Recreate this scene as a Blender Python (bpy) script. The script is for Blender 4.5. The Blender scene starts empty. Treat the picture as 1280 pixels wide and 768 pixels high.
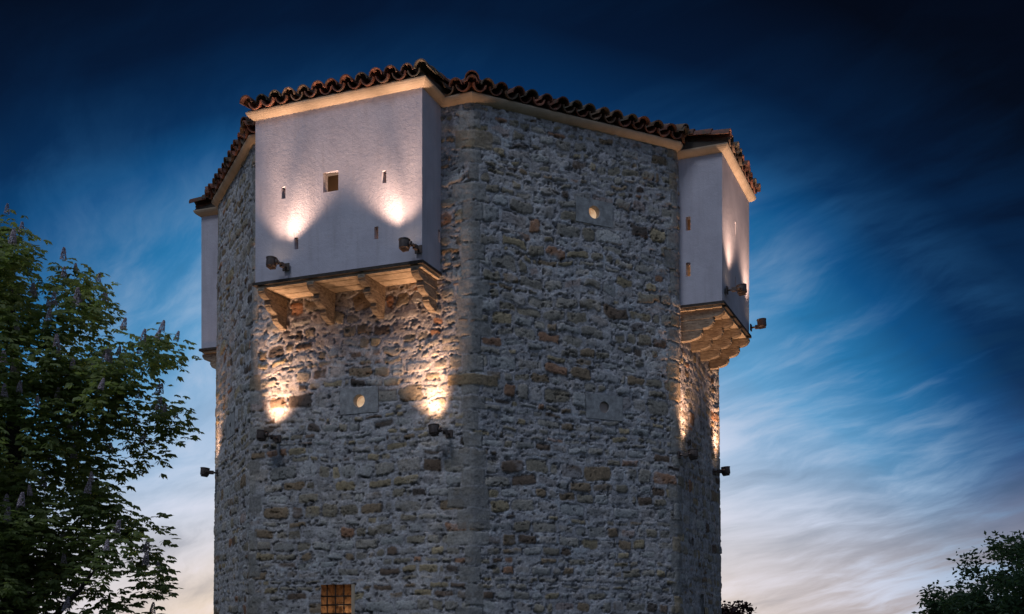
import bpy, bmesh, math, random
import numpy as np
from mathutils import Vector, Matrix, Euler
R = math.radians
PI = math.pi
random.seed(7)
scn = bpy.context.scene
col = scn.collection

# ------------------------------------------------------------------ camera
EYE = 1.6
cd = bpy.data.cameras.new('camera'); cam = bpy.data.objects.new('camera', cd); col.objects.link(cam)
cam.location = (0, 0, EYE); cam.rotation_euler = (R(90), 0, 0)
cd.sensor_width = 36; cd.lens = 1400 / 1280 * 36; cd.shift_y = 416 / 1280
cd.clip_start = .1; cd.clip_end = 3000
scn.camera = cam
scn.view_settings.view_transform = 'Standard'; scn.view_settings.look = 'None'
scn.view_settings.exposure = 0; scn.view_settings.gamma = 1
scn.render.engine = 'CYCLES'; scn.cycles.use_denoising = True
scn.cycles.max_bounces = 5

# ------------------------------------------------------------------ world (dusk sky with thin cirrus)
world = bpy.data.worlds.new('World'); scn.world = world; world.use_nodes = True
wt = world.node_tree; wt.nodes.clear()
def nd(t, typ, **kw):
    n = t.nodes.new(typ)
    for k, v in kw.items(): setattr(n, k, v)
    return n
def setin(t, node, i, v):
    if hasattr(v, 'is_linked') or hasattr(v, 'links'): t.links.new(v, node.inputs[i])
    elif v is not None: node.inputs[i].default_value = v
def M(t, op, a, b=None, c=None, clamp=False):
    n = nd(t, 'ShaderNodeMath', operation=op, use_clamp=clamp)
    for i, v in enumerate((a, b, c)):
        if v is not None: setin(t, n, i, v)
    return n.outputs[0]
def MIX(t, f, a, b, blend='MIX'):
    n = nd(t, 'ShaderNodeMix', data_type='RGBA', blend_type=blend)
    for i, v in ((0, f), (6, a), (7, b)): setin(t, n, i, v)
    return n.outputs[2]
def RAMP(t, f, stops, interp='LINEAR'):
    n = nd(t, 'ShaderNodeValToRGB'); cr = n.color_ramp; cr.interpolation = interp
    while len(cr.elements) > 1: cr.elements.remove(cr.elements[-1])
    cr.elements[0].position = stops[0][0]; cr.elements[0].color = stops[0][1]
    for p, c in stops[1:]: cr.elements.new(p).color = c
    t.links.new(f, n.inputs[0]); return n.outputs[0]
def MR(t, v, a, b, c=0, d=1, smooth=True):
    n = nd(t, 'ShaderNodeMapRange', interpolation_type='SMOOTHSTEP' if smooth else 'LINEAR')
    setin(t, n, 0, v)
    for i, x in enumerate((a, b, c, d)): n.inputs[i + 1].default_value = x
    return n.outputs[0]
def NOISE(t, vec, scale, detail=4, rough=.55, dist=0, out=0):
    n = nd(t, 'ShaderNodeTexNoise'); n.inputs['Scale'].default_value = scale
    n.inputs['Detail'].default_value = detail; n.inputs['Roughness'].default_value = rough
    n.inputs['Distortion'].default_value = dist
    if vec is not None: t.links.new(vec, n.inputs['Vector'])
    return n.outputs[out]
def srgb(r, g, b):
    f = lambda c: (c / 255 / 12.92) if c / 255 <= .04045 else ((c / 255 + .055) / 1.055) ** 2.4
    return (f(r), f(g), f(b), 1)

tc = nd(wt, 'ShaderNodeTexCoord').outputs['Generated']
sp = nd(wt, 'ShaderNodeSeparateXYZ'); wt.links.new(tc, sp.inputs[0])
X, Y, Z = sp.outputs
el = M(wt, 'MULTIPLY', M(wt, 'ARCSINE', Z), 57.2958)
az = M(wt, 'MULTIPLY', M(wt, 'ARCTAN2', X, Y), 57.2958)
GL = -4.0                                                       # azimuth of the afterglow
da = M(wt, 'SUBTRACT', az, GL)
s = M(wt, 'ADD', el, M(wt, 'MULTIPLY', M(wt, 'POWER', M(wt, 'ABSOLUTE', da), 2.0), .0215))
wob = NOISE(wt, tc, 3.0, 3)
s = M(wt, 'ADD', s, M(wt, 'MULTIPLY', M(wt, 'SUBTRACT', wob, .5), 7))
s = M(wt, 'ADD', s, M(wt, 'MULTIPLY', M(wt, 'MAXIMUM', M(wt, 'SUBTRACT', el, 20.0), 0.0), .6))
sn = M(wt, 'DIVIDE', s, 50, clamp=True)
sky = RAMP(wt, sn, [
    (0.00, srgb(250, 222, 184)), (0.09, srgb(242, 226, 206)), (0.16, srgb(216, 220, 232)), (0.27, srgb(170, 194, 222)),
    (0.37, srgb(96, 158, 204)), (0.45, srgb(40, 118, 172)), (0.53, srgb(10, 78, 132)), (0.60, srgb(3, 44, 86)),
    (0.70, srgb(1, 20, 48)), (0.84, srgb(0, 5, 20))])
mauve = M(wt, 'MULTIPLY', M(wt, 'MULTIPLY', MR(wt, el, 13, 1), MR(wt, az, 6, 23)), .72)
sky = MIX(wt, mauve, sky, srgb(98, 98, 120))
warm = M(wt, 'MULTIPLY', MR(wt, el, 9, 1), .42)
sky = MIX(wt, warm, sky, srgb(222, 196, 176))
# cirrus: sheared, stretched noise on a high plane
den = M(wt, 'ADD', Z, .30)
cx = M(wt, 'DIVIDE', X, den); cy = M(wt, 'DIVIDE', Y, den)
cv = nd(wt, 'ShaderNodeCombineXYZ'); wt.links.new(cx, cv.inputs[0]); wt.links.new(cy, cv.inputs[1])
def warp(vec, sc, amt, det=3):
    nn = NOISE(wt, vec, sc, det, .5, 0, 1)
    sb = nd(wt, 'ShaderNodeVectorMath', operation='SUBTRACT'); wt.links.new(nn, sb.inputs[0]); sb.inputs[1].default_value = (.5, .5, .5)
    ml = nd(wt, 'ShaderNodeVectorMath', operation='SCALE'); wt.links.new(sb.outputs[0], ml.inputs[0]); ml.inputs[3].default_value = amt
    av = nd(wt, 'ShaderNodeVectorMath', operation='ADD'); wt.links.new(vec, av.inputs[0]); wt.links.new(ml.outputs[0], av.inputs[1]); return av.outputs[0]
wv_ = warp(warp(cv.outputs[0], 1.1, .42), 6, .05, 4)
def streak(rot, sc, nsc, det, rough, dist):
    mp = nd(wt, 'ShaderNodeMapping', vector_type='TEXTURE'); mp.inputs['Rotation'].default_value = (0, 0, R(rot)); mp.inputs['Scale'].default_value = sc
    wt.links.new(wv_, mp.inputs[0]); return NOISE(wt, mp.outputs[0], nsc, det, rough, dist)
n1 = streak(-38, (1.0, .34, 1), 1.5, 10, .57, .25)
n2 = streak(-58, (1.0, .26, 1), 3.6, 9, .62, .15)
n3 = NOISE(wt, wv_, .8, 4)
cl = M(wt, 'ADD', M(wt, 'MULTIPLY', n1, .68), M(wt, 'MULTIPLY', n2, .32))
cl = M(wt, 'ADD', cl, M(wt, 'MULTIPLY', M(wt, 'SUBTRACT', n3, .5), .55))
hf = MR(wt, el, 29, 12)
cm = M(wt, 'MULTIPLY', MR(wt, cl, .44, .64), M(wt, 'ADD', M(wt, 'MULTIPLY', hf, .8), .2))
glowc = RAMP(wt, sn, [(0.0, srgb(255, 226, 190)), (.12, srgb(238, 228, 232)), (.25, srgb(212, 220, 240)), (.40, srgb(150, 180, 212)),
                      (.55, srgb(44, 100, 150)), (.68, srgb(5, 42, 80)), (1, srgb(1, 10, 28))])
sky = MIX(wt, M(wt, 'MULTIPLY', cm, .85), sky, glowc)
dk = MR(wt, cl, .50, .30)
sky = MIX(wt, M(wt, 'MULTIPLY', M(wt, 'MULTIPLY', dk, hf), .34), sky, (0.01, 0.055, .12, 1))
# the sky behind the viewer: even lavender dusk
back = RAMP(wt, M(wt, 'ADD', M(wt, 'MULTIPLY', Z, .5), .5), [(0.5, (.16, .18, .255, 1)), (.62, (.14, .19, .30, 1)), (1.0, (.04, .08, .155, 1))])
sky = MIX(wt, MR(wt, Y, .35, -.15), sky, back)
ns = nd(wt, 'ShaderNodeTexSky', sky_type='NISHITA', sun_disc=False)
ns.sun_elevation = R(-2.0); ns.sun_rotation = R(-8); ns.altitude = 100
bg = nd(wt, 'ShaderNodeBackground'); wt.links.new(sky, bg.inputs[0]); bg.inputs[1].default_value = 1.0
bg2 = nd(wt, 'ShaderNodeBackground'); wt.links.new(ns.outputs[0], bg2.inputs[0]); bg2.inputs[1].default_value = .008
ad = nd(wt, 'ShaderNodeAddShader'); wt.links.new(bg.outputs[0], ad.inputs[0]); wt.links.new(bg2.outputs[0], ad.inputs[1])
wo = nd(wt, 'ShaderNodeOutputWorld'); wt.links.new(ad.outputs[0], wo.inputs[0])

# faint, very soft directional skylight from high up on the left, behind the viewer
sd = bpy.data.lights.new('sun', 'SUN'); sd.energy = .80; sd.angle = R(16); sd.color = (.74, .83, 1.0)
so = bpy.data.objects.new('sun', sd); col.objects.link(so)
so.rotation_euler = Vector((.42, .55, -1.0)).to_track_quat('-Z', 'Y').to_euler()

# ------------------------------------------------------------------ helpers
W = {}
def empty(name, loc, label=None, cat=None, group=None, rz=0):
    o = bpy.data.objects.new(name, None); o.empty_display_size = .3; col.objects.link(o)
    m = Matrix.Translation(loc) @ Matrix.Rotation(rz, 4, 'Z'); o.matrix_world = m; W[o] = m
    if label: o['label'] = label
    if cat: o['category'] = cat
    if group: o['group'] = group
    return o
def put(name, me, parent=None, m=None, label=None):
    """link mesh data as an object whose world matrix is m"""
    o = bpy.data.objects.new(name, me); col.objects.link(o)
    m = m if m is not None else Matrix.Identity(4)
    W[o] = m
    if parent is not None:
        o.parent = parent; o.matrix_local = W[parent].inverted() @ m
    else: o.matrix_local = m
    if label: o['label'] = label
    return o
def shade(me, smooth):
    me.polygons.foreach_set('use_smooth', [smooth] * len(me.polygons))
def np_mesh(name, V, F, mat, smooth=False, color=None):
    V = np.asarray(V, dtype=np.float32); F = np.asarray(F, dtype=np.int32)
    k = F.shape[1]; me = bpy.data.meshes.new(name)
    me.vertices.add(len(V)); me.vertices.foreach_set('co', V.ravel())
    me.loops.add(F.size); me.loops.foreach_set('vertex_index', F.ravel())
    me.polygons.add(len(F)); me.polygons.foreach_set('loop_start', np.arange(len(F), dtype=np.int32) * k)
    me.polygons.foreach_set('use_smooth', np.full(len(F), smooth))
    if color is not None:
        a = me.color_attributes.new('tint', 'FLOAT_COLOR', 'POINT')
        c = np.ones((len(V), 4), dtype=np.float32); c[:, :color.shape[1]] = color; a.data.foreach_set('color', c.ravel())
    me.update(calc_edges=True); me.validate(); me.materials.append(mat)
    return me
class MB:
    def __init__(s): s.v = []; s.f = []; s.c = []
    def add(s, vs, fs, c=None):
        b = len(s.v); s.v += [tuple(v) for v in vs]; s.f += [tuple(i + b for i in f) for f in fs]
        s.c += [c or (1, 1, 1)] * len(vs)
    def box(s, p, d, m=None, c=None):
        x, y, z = p; a, b, h = d[0] / 2, d[1] / 2, d[2] / 2
        vs = [Vector((x + i * a, y + j * b, z + k * h)) for k in (-1, 1) for j in (-1, 1) for i in (-1, 1)]
        if m is not None: vs = [m @ v for v in vs]
        s.add(vs, [(0, 2, 3, 1), (4, 5, 7, 6), (0, 1, 5, 4), (2, 6, 7, 3), (0, 4, 6, 2), (1, 3, 7, 5)], c)
    def tube(s, pts, rad, n=8, cap=True, c=None):
        pts = [Vector(p) for p in pts]; rings = []; up = None
        for i, p in enumerate(pts):
            d = (pts[min(i + 1, len(pts) - 1)] - pts[max(i - 1, 0)]).normalized()
            if up is None: up = d.orthogonal().normalized()
            up = (up - d * up.dot(d)).normalized(); w = d.cross(up)
            r = rad[i] if isinstance(rad, (list, tuple)) else rad
            rings.append([p + (up * math.cos(2 * PI * k / n) + w * math.sin(2 * PI * k / n)) * r for k in range(n)])
        vs = [v for rg in rings for v in rg]; fs = []
        for i in range(len(pts) - 1):
            for k in range(n):
                fs.append((i * n + k, i * n + (k + 1) % n, (i + 1) * n + (k + 1) % n, (i + 1) * n + k))
        if cap: fs.append(tuple(range(n))[::-1]); fs.append(tuple(range((len(pts) - 1) * n, len(pts) * n)))
        s.add(vs, fs, c)
    def mesh(s, name, mat, smooth=False, bevel=0, attr=False, off=None):
        me = bpy.data.meshes.new(name)
        vs = s.v if off is None else [(v[0] - off[0], v[1] - off[1], v[2] - off[2]) for v in s.v]
        me.from_pydata(vs, [], s.f); me.materials.append(mat)
        if attr:
            a = me.color_attributes.new('tint', 'FLOAT_COLOR', 'POINT')
            a.data.foreach_set('color', [x for c in s.c for x in (c[0], c[1], c[2], 1)])
        if bevel:
            bm = bmesh.new(); bm.from_mesh(me); bmesh.ops.remove_doubles(bm, verts=bm.verts, dist=1e-5)
            ed = [e for e in bm.edges if e.is_manifold and e.calc_face_angle(0) > .5]
            bmesh.ops.bevel(bm, geom=ed, offset=bevel, segments=2, affect='EDGES', profile=.6)
            bmesh.ops.recalc_face_normals(bm, faces=bm.faces); bm.to_mesh(me); bm.free()
        shade(me, smooth)
        return me

# ------------------------------------------------------------------ materials
def mat(name, base=(.5, .5, .5, 1), rough=.8, metal=0, spec=.3):
    m = bpy.data.materials.new(name); m.use_nodes = True; t = m.node_tree
    b = t.nodes['Principled BSDF']; b.inputs['Base Color'].default_value = base
    b.inputs['Roughness'].default_value = rough; b.inputs['Metallic'].default_value = metal
    b.inputs['Specular IOR Level'].default_value = spec
    return m, t, b
def bump(t, b, h, strength=.4, dist=.02):
    n = nd(t, 'ShaderNodeBump'); n.inputs['Strength'].default_value = strength; n.inputs['Distance'].default_value = dist
    t.links.new(h, n.inputs['Height']); t.links.new(n.outputs[0], b.inputs['Normal'])
def objco(t): return nd(t, 'ShaderNodeTexCoord').outputs['Object']

m_stone, t, b = mat('rubble_stone', rough=.92, spec=.15)
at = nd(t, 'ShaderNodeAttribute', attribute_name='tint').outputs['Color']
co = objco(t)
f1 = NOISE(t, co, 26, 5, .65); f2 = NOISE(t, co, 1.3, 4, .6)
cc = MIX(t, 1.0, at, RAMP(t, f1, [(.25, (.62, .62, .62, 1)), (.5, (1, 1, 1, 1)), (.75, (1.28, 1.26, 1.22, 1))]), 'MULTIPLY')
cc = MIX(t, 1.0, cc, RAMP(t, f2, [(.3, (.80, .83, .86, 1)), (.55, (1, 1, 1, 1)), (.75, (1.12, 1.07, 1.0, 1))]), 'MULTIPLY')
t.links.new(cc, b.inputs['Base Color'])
bump(t, b, M(t, 'ADD', NOISE(t, co, 38, 6, .7), M(t, 'MULTIPLY', NOISE(t, co, 110, 3, .6), .4)), .75, .018)

m_plaster, t, b = mat('white_plaster', rough=.9, spec=.15)
co = objco(t)
f1 = NOISE(t, co, 2.0, 5, .6); f2 = NOISE(t, co, 60, 4, .6)
mpx = nd(t, 'ShaderNodeMapping'); mpx.inputs['Scale'].default_value = (5, 5, .5); t.links.new(co, mpx.inputs[0])
f3 = NOISE(t, mpx.outputs[0], 2.4, 5, .65)
cc = RAMP(t, f1, [(.3, (.55, .505, .545, 1)), (.7, (.67, .62, .66, 1))])
cc = MIX(t, 1.0, cc, RAMP(t, f3, [(.28, (.90, .89, .88, 1)), (.5, (1, 1, 1, 1))]), 'MULTIPLY')
t.links.new(cc, b.inputs['Base Color'])
bump(t, b, M(t, 'ADD', f2, M(t, 'MULTIPLY', NOISE(t, co, 14, 4, .6), 1.2)), .5, .012)

m_cornice, t, b = mat('ochre_cornice_plaster', rough=.85, spec=.2)
co = objco(t)
f1 = NOISE(t, co, 3.5, 5, .6)
t.links.new(RAMP(t, f1, [(.3, (.46, .345, .235, 1)), (.6, (.57, .44, .31, 1)), (.8, (.63, .50, .37, 1))]), b.inputs['Base Color'])
bump(t, b, NOISE(t, co, 45, 4, .6), .35, .008)

m_tile, t, b = mat('terracotta_tile', rough=.75, spec=.3)
at = nd(t, 'ShaderNodeAttribute', attribute_name='tint').outputs['Color']
co = objco(t)
f1 = NOISE(t, co, 9, 5, .65)
cc = MIX(t, RAMP(t, f1, [(.45, (0, 0, 0, 1)), (.66, (.8, .8, .8, 1))]), at, (.095, .09, .062, 1))
t.links.new(cc, b.inputs['Base Color']); bump(t, b, NOISE(t, co, 55, 4, .6), .5, .008)

m_deck, t, b = mat('roof_deck_mortar', (.09, .07, .055, 1), .95)

def wood(name, c1, c2, c3, vert=False):
    m, t, b = mat(name, rough=.8, spec=.2)
    co = objco(t); mpp = nd(t, 'ShaderNodeMapping'); mpp.inputs['Scale'].default_value = (4, 4, 16); t.links.new(co, mpp.inputs[0])
    f = NOISE(t, mpp.outputs[0], 2.6, 6, .65, .6); g = NOISE(t, co, 5, 3)
    cc = RAMP(t, f, [(.3, c1), (.5, c2), (.72, c3)])
    cc = MIX(t, 1.0, cc, RAMP(t, g, [(.3, (.75, .75, .75, 1)), (.65, (1.1, 1.1, 1.1, 1))]), 'MULTIPLY')
    t.links.new(cc, b.inputs['Base Color']); bump(t, b, f, .5, .01)
    return m
m_wood = wood('weathered_oak', (.12, .085, .06, 1), (.29, .225, .16, 1), (.46, .38, .29, 1))
m_plank = wood('pale_planks', (.36, .26, .17, 1), (.54, .42, .29, 1), (.62, .50, .36, 1))
m_darkwood = wood('dark_edge_board', (.04, .035, .03, 1), (.075, .06, .05, 1), (.12, .10, .085, 1))

m_lampmetal, t, b = mat('brown_painted_metal', (.115, .082, .066, 1), .5, .3, .4)
co = objco(t); f1 = NOISE(t, co, 18, 4)
t.links.new(RAMP(t, f1, [(.3, (.085, .062, .052, 1)), (.7, (.15, .11, .09, 1))]), b.inputs['Base Color'])
m_lens, t, b = mat('lamp_glass', (.8, .75, .65, 1), .15)
b.inputs['Emission Color'].default_value = (1, .72, .42, 1); b.inputs['Emission Strength'].default_value = 4
m_iron, t, b = mat('black_iron', (.03, .027, .025, 1), .6, .6)
m_marble, t, b = mat('pale_stone_slab', rough=.8, spec=.2)
co = objco(t)
t.links.new(RAMP(t, NOISE(t, co, 9, 6, .7), [(.3, (.24, .23, .22, 1)), (.5, (.38, .37, .355, 1)), (.7, (.54, .53, .51, 1))]), b.inputs['Base Color'])
bump(t, b, NOISE(t, co, 40, 5, .7), .8, .012)
m_glow, t, b = mat('lit_window', (.6, .45, .3, 1), .6)
t.links.new(RAMP(t, NOISE(t, objco(t), 9, 4), [(.35, (.55, .30, .15, 1)), (.6, (1, .68, .42, 1))]), b.inputs['Emission Color']); b.inputs['Emission Strength'].default_value = .62
m_dim, t, b = mat('unlit_window', (.48, .38, .32, 1), .6)
m_inner, t, b = mat('inner_plaster', (.34, .25, .19, 1), .9)

m_brick, t, b = mat('niche_brown_stone', rough=.9)
co = objco(t)
vn = nd(t, 'ShaderNodeTexVoronoi', feature='F1'); vn.inputs['Scale'].default_value = 9; t.links.new(co, vn.inputs[0])
cc = MIX(t, RAMP(t, vn.outputs['Distance'], [(.2, (0, 0, 0, 1)), (.75, (1, 1, 1, 1))]), (.30, .18, .11, 1), (.09, .05, .03, 1))
cc = MIX(t, RAMP(t, NOISE(t, co, 12, 4), [(.42, (0, 0, 0, 1)), (.6, (1, 1, 1, 1))]), cc, (.34, .20, .11, 1))
t.links.new(cc, b.inputs['Base Color']); bump(t, b, NOISE(t, co, 14, 6, .7), 1, .05)

m_ground, t, b = mat('grass_ground', rough=.95)
co = objco(t)
t.links.new(RAMP(t, NOISE(t, co, .8, 8, .65), [(.3, (.035, .05, .02, 1)), (.6, (.06, .075, .03, 1)), (.75, (.10, .085, .055, 1))]), b.inputs['Base Color'])
bump(t, b, NOISE(t, co, 20, 5, .7), .8, .05)
m_path, t, b = mat('gravel_path', rough=.95)
co = objco(t)
t.links.new(RAMP(t, NOISE(t, co, 30, 6, .7), [(.3, (.13, .12, .11, 1)), (.7, (.26, .245, .22, 1))]), b.inputs['Base Color'])
bump(t, b, NOISE(t, co, 40, 4, .7), .8, .03)

def leafmat(name, lo, mid, hi, trans=.5):
    m, t, b = mat(name, rough=.55, spec=.3)
    at = nd(t, 'ShaderNodeAttribute', attribute_name='tint').outputs['Fac']
    cc = RAMP(t, at, [(0, lo), (.5, mid), (1, hi)])
    t.links.new(cc, b.inputs['Base Color'])
    tr = nd(t, 'ShaderNodeBsdfTranslucent'); t.links.new(MIX(t, 1.0, cc, (1.7, 1.8, 1.1, 1), 'MULTIPLY'), tr.inputs[0])
    mx = nd(t, 'ShaderNodeMixShader'); mx.inputs[0].default_value = trans
    out = [n for n in t.nodes if n.type == 'OUTPUT_MATERIAL'][0]
    t.links.new(b.outputs[0], mx.inputs[1]); t.links.new(tr.outputs[0], mx.inputs[2]); t.links.new(mx.outputs[0], out.inputs[0])
    return m
m_leaf = leafmat('chestnut_leaf', (.13, .16, .06, 1), (.21, .25, .095, 1), (.31, .34, .14, 1))
m_leaf2 = leafmat('narrow_leaf', (.03, .06, .035, 1), (.05, .09, .045, 1), (.09, .13, .065, 1))
m_leaf3 = leafmat('plum_leaf', (.02, .008, .008, 1), (.035, .012, .012, 1), (.05, .02, .015, 1), .15)
m_flower, t, b = mat('pale_pink_blossom', (.40, .33, .34, 1), .8)
co = objco(t)
t.links.new(RAMP(t, NOISE(t, co, 60, 2), [(.35, (.36, .27, .28, 1)), (.6, (.68, .58, .62, 1))]), b.inputs['Base Color'])
m_bark, t, b = mat('dark_bark', (.05, .04, .035, 1), .95)
co = objco(t)
t.links.new(RAMP(t, NOISE(t, co, 8, 6, .7), [(.3, (.025, .02, .018, 1)), (.7, (.075, .06, .05, 1))]), b.inputs['Base Color'])
bump(t, b, NOISE(t, co, 14, 5, .7), 1, .03)

# ------------------------------------------------------------------ tower plan
C = (-.68, 19.0); R1 = (3.04, 20.86); R2 = (4.43, 24.14); L0 = (-6.2, 23.6); L1 = (-4.73, 20.6)
PL = [L0, L1, C, R1, R2, (2.97, 27.6), (-1.08, 29.2), (-4.8, 27.34)]
CEN = np.array((-.88, 24.1))
P = np.array(PL); NF = len(P)
EL = [float(np.hypot(*(P[(i + 1) % NF] - P[i]))) for i in range(NF)]
CU = np.concatenate([[0], np.cumsum(EL)]); TOT = CU[-1]
HC = 10.72                                                     # underside of the cornice
BAT = .0022
def bat(z): return 1 + BAT * (HC - np.minimum(z, HC))
class Face:
    def __init__(s, i):
        s.A = P[i]; d = P[(i + 1) % NF] - s.A; s.L = EL[i]; s.d = d / s.L; s.n = np.array((s.d[1], -s.d[0])); s.ang = math.atan2(s.d[1], s.d[0])
    def pt(s, t, off, z):
        q = s.A + s.d * t; k = bat(z); q = CEN + (q - CEN) * k + s.n * off
        return Vector((q[0], q[1], z))
    def mx(s, t, off, z):      # local x along the face, local -y outward, z up
        return Matrix.Translation(s.pt(t, off, z)) @ Matrix.Rotation(s.ang, 4, 'Z')
FL0, FL, FR, FR1 = Face(0), Face(1), Face(2), Face(3)
FB = Face(7)

# ------------------------------------------------------------------ rubble relief (geometry and colour per stone)
rng = np.random.default_rng(11)
def vnoise(x, y, seed=0):
    r = np.random.default_rng(seed); T = r.random((256, 256)).astype(np.float32)
    xi = np.floor(x).astype(int); yi = np.floor(y).astype(int); fx = x - xi; fy = y - yi
    fx = fx * fx * (3 - 2 * fx); fy = fy * fy * (3 - 2 * fy)
    a = T[xi & 255, yi & 255]; b_ = T[(xi + 1) & 255, yi & 255]; c = T[xi & 255, (yi + 1) & 255]; d = T[(xi + 1) & 255, (yi + 1) & 255]
    return (a * (1 - fx) + b_ * fx) * (1 - fy) + (c * (1 - fx) + d * fx) * fy
def fbm(x, y, o=4, seed=0, g=.5):
    s = 0; a = 1; n = 0
    for k in range(o):
        s = s + a * vnoise(x * 2 ** k + 17 * k, y * 2 ** k + 31 * k, seed + k); n += a; a *= g
    return s / n - .5
def sst(a, b_, x):
    t_ = np.clip((x - a) / (b_ - a), 0, 1); return t_ * t_ * (3 - 2 * t_)
rows = [0.0]
while rows[-1] < 11.2: rows.append(rows[-1] + float(rng.choice([rng.uniform(.12, .15), rng.uniform(.17, .22), rng.uniform(.24, .31)], p=[.3, .45, .25])))
rows = np.array(rows)
PALS = np.array([(.29, .255, .21), (.25, .21, .155), (.32, .25, .155), (.23, .165, .105), (.15, .105, .075), (.36, .345, .32), (.30, .165, .10), (.095, .075, .062), (.31, .29, .26)])
PW = np.array([.24, .20, .12, .10, .06, .12, .03, .03, .10]); PW = PW / PW.sum()
def cells(u, v, rowsa, wlo, whi, seed, jmin=.008, jmax=.026):
    """signed distance inside each stone, id-based random numbers"""
    r = np.random.default_rng(seed)
    sd = np.full(u.shape, -.05); ids = np.zeros(u.shape + (8,), dtype=np.float32); du_ = np.zeros(u.shape); dv_ = np.zeros(u.shape)
    ri = np.clip(np.searchsorted(rowsa, v) - 1, 0, len(rowsa) - 2)
    for k in range(len(rowsa) - 1):
        h = rowsa[k + 1] - rowsa[k]; cuts = [-1.0 + r.random() * .3]
        while cuts[-1] < TOT + 1: cuts.append(cuts[-1] + r.uniform(wlo, whi) * (.6 + .8 * min(h, .26) / .2) * (.55 if r.random() < .18 else 1))
        cuts = np.array(cuts); rnd = r.random((len(cuts), 8)).astype(np.float32)
        m = ri == k
        if not m.any(): continue
        uu = u[m]; vv = v[m]; ci = np.clip(np.searchsorted(cuts, uu) - 1, 0, len(cuts) - 2)
        q = rnd[ci]; w = cuts[ci + 1] - cuts[ci]
        x = uu - cuts[ci] - w / 2; y = vv - rowsa[k] - h / 2
        tilt = (q[:, 0] - .5) * .22; x2 = x + y * tilt; y2 = y - x * tilt * .6
        j = jmin + (jmax - jmin) * q[:, 1]
        hx = w / 2 - j; hy = h / 2 * (1 - .12 * q[:, 2]) - j
        rr = np.minimum(np.minimum(hx, hy) * (.35 + .55 * q[:, 3]), .08)
        ax = np.abs(x2) - hx + rr; ay = np.abs(y2) - hy + rr
        dd = np.minimum(np.maximum(ax, ay), 0) + np.hypot(np.maximum(ax, 0), np.maximum(ay, 0)) - rr
        sd[m] = -dd; ids[m] = q; du_[m] = x2 / np.maximum(hx, .02); dv_[m] = y2 / np.maximum(hy, .02)
    return sd, ids, du_, dv_
PLAQ = [(FL, 1, 2.214, 5.81), (FR, 2, 2.395, 9.256), (FR, 2, 2.579, 5.775), (FL0, 0, 1.539, 5.837)]
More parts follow.
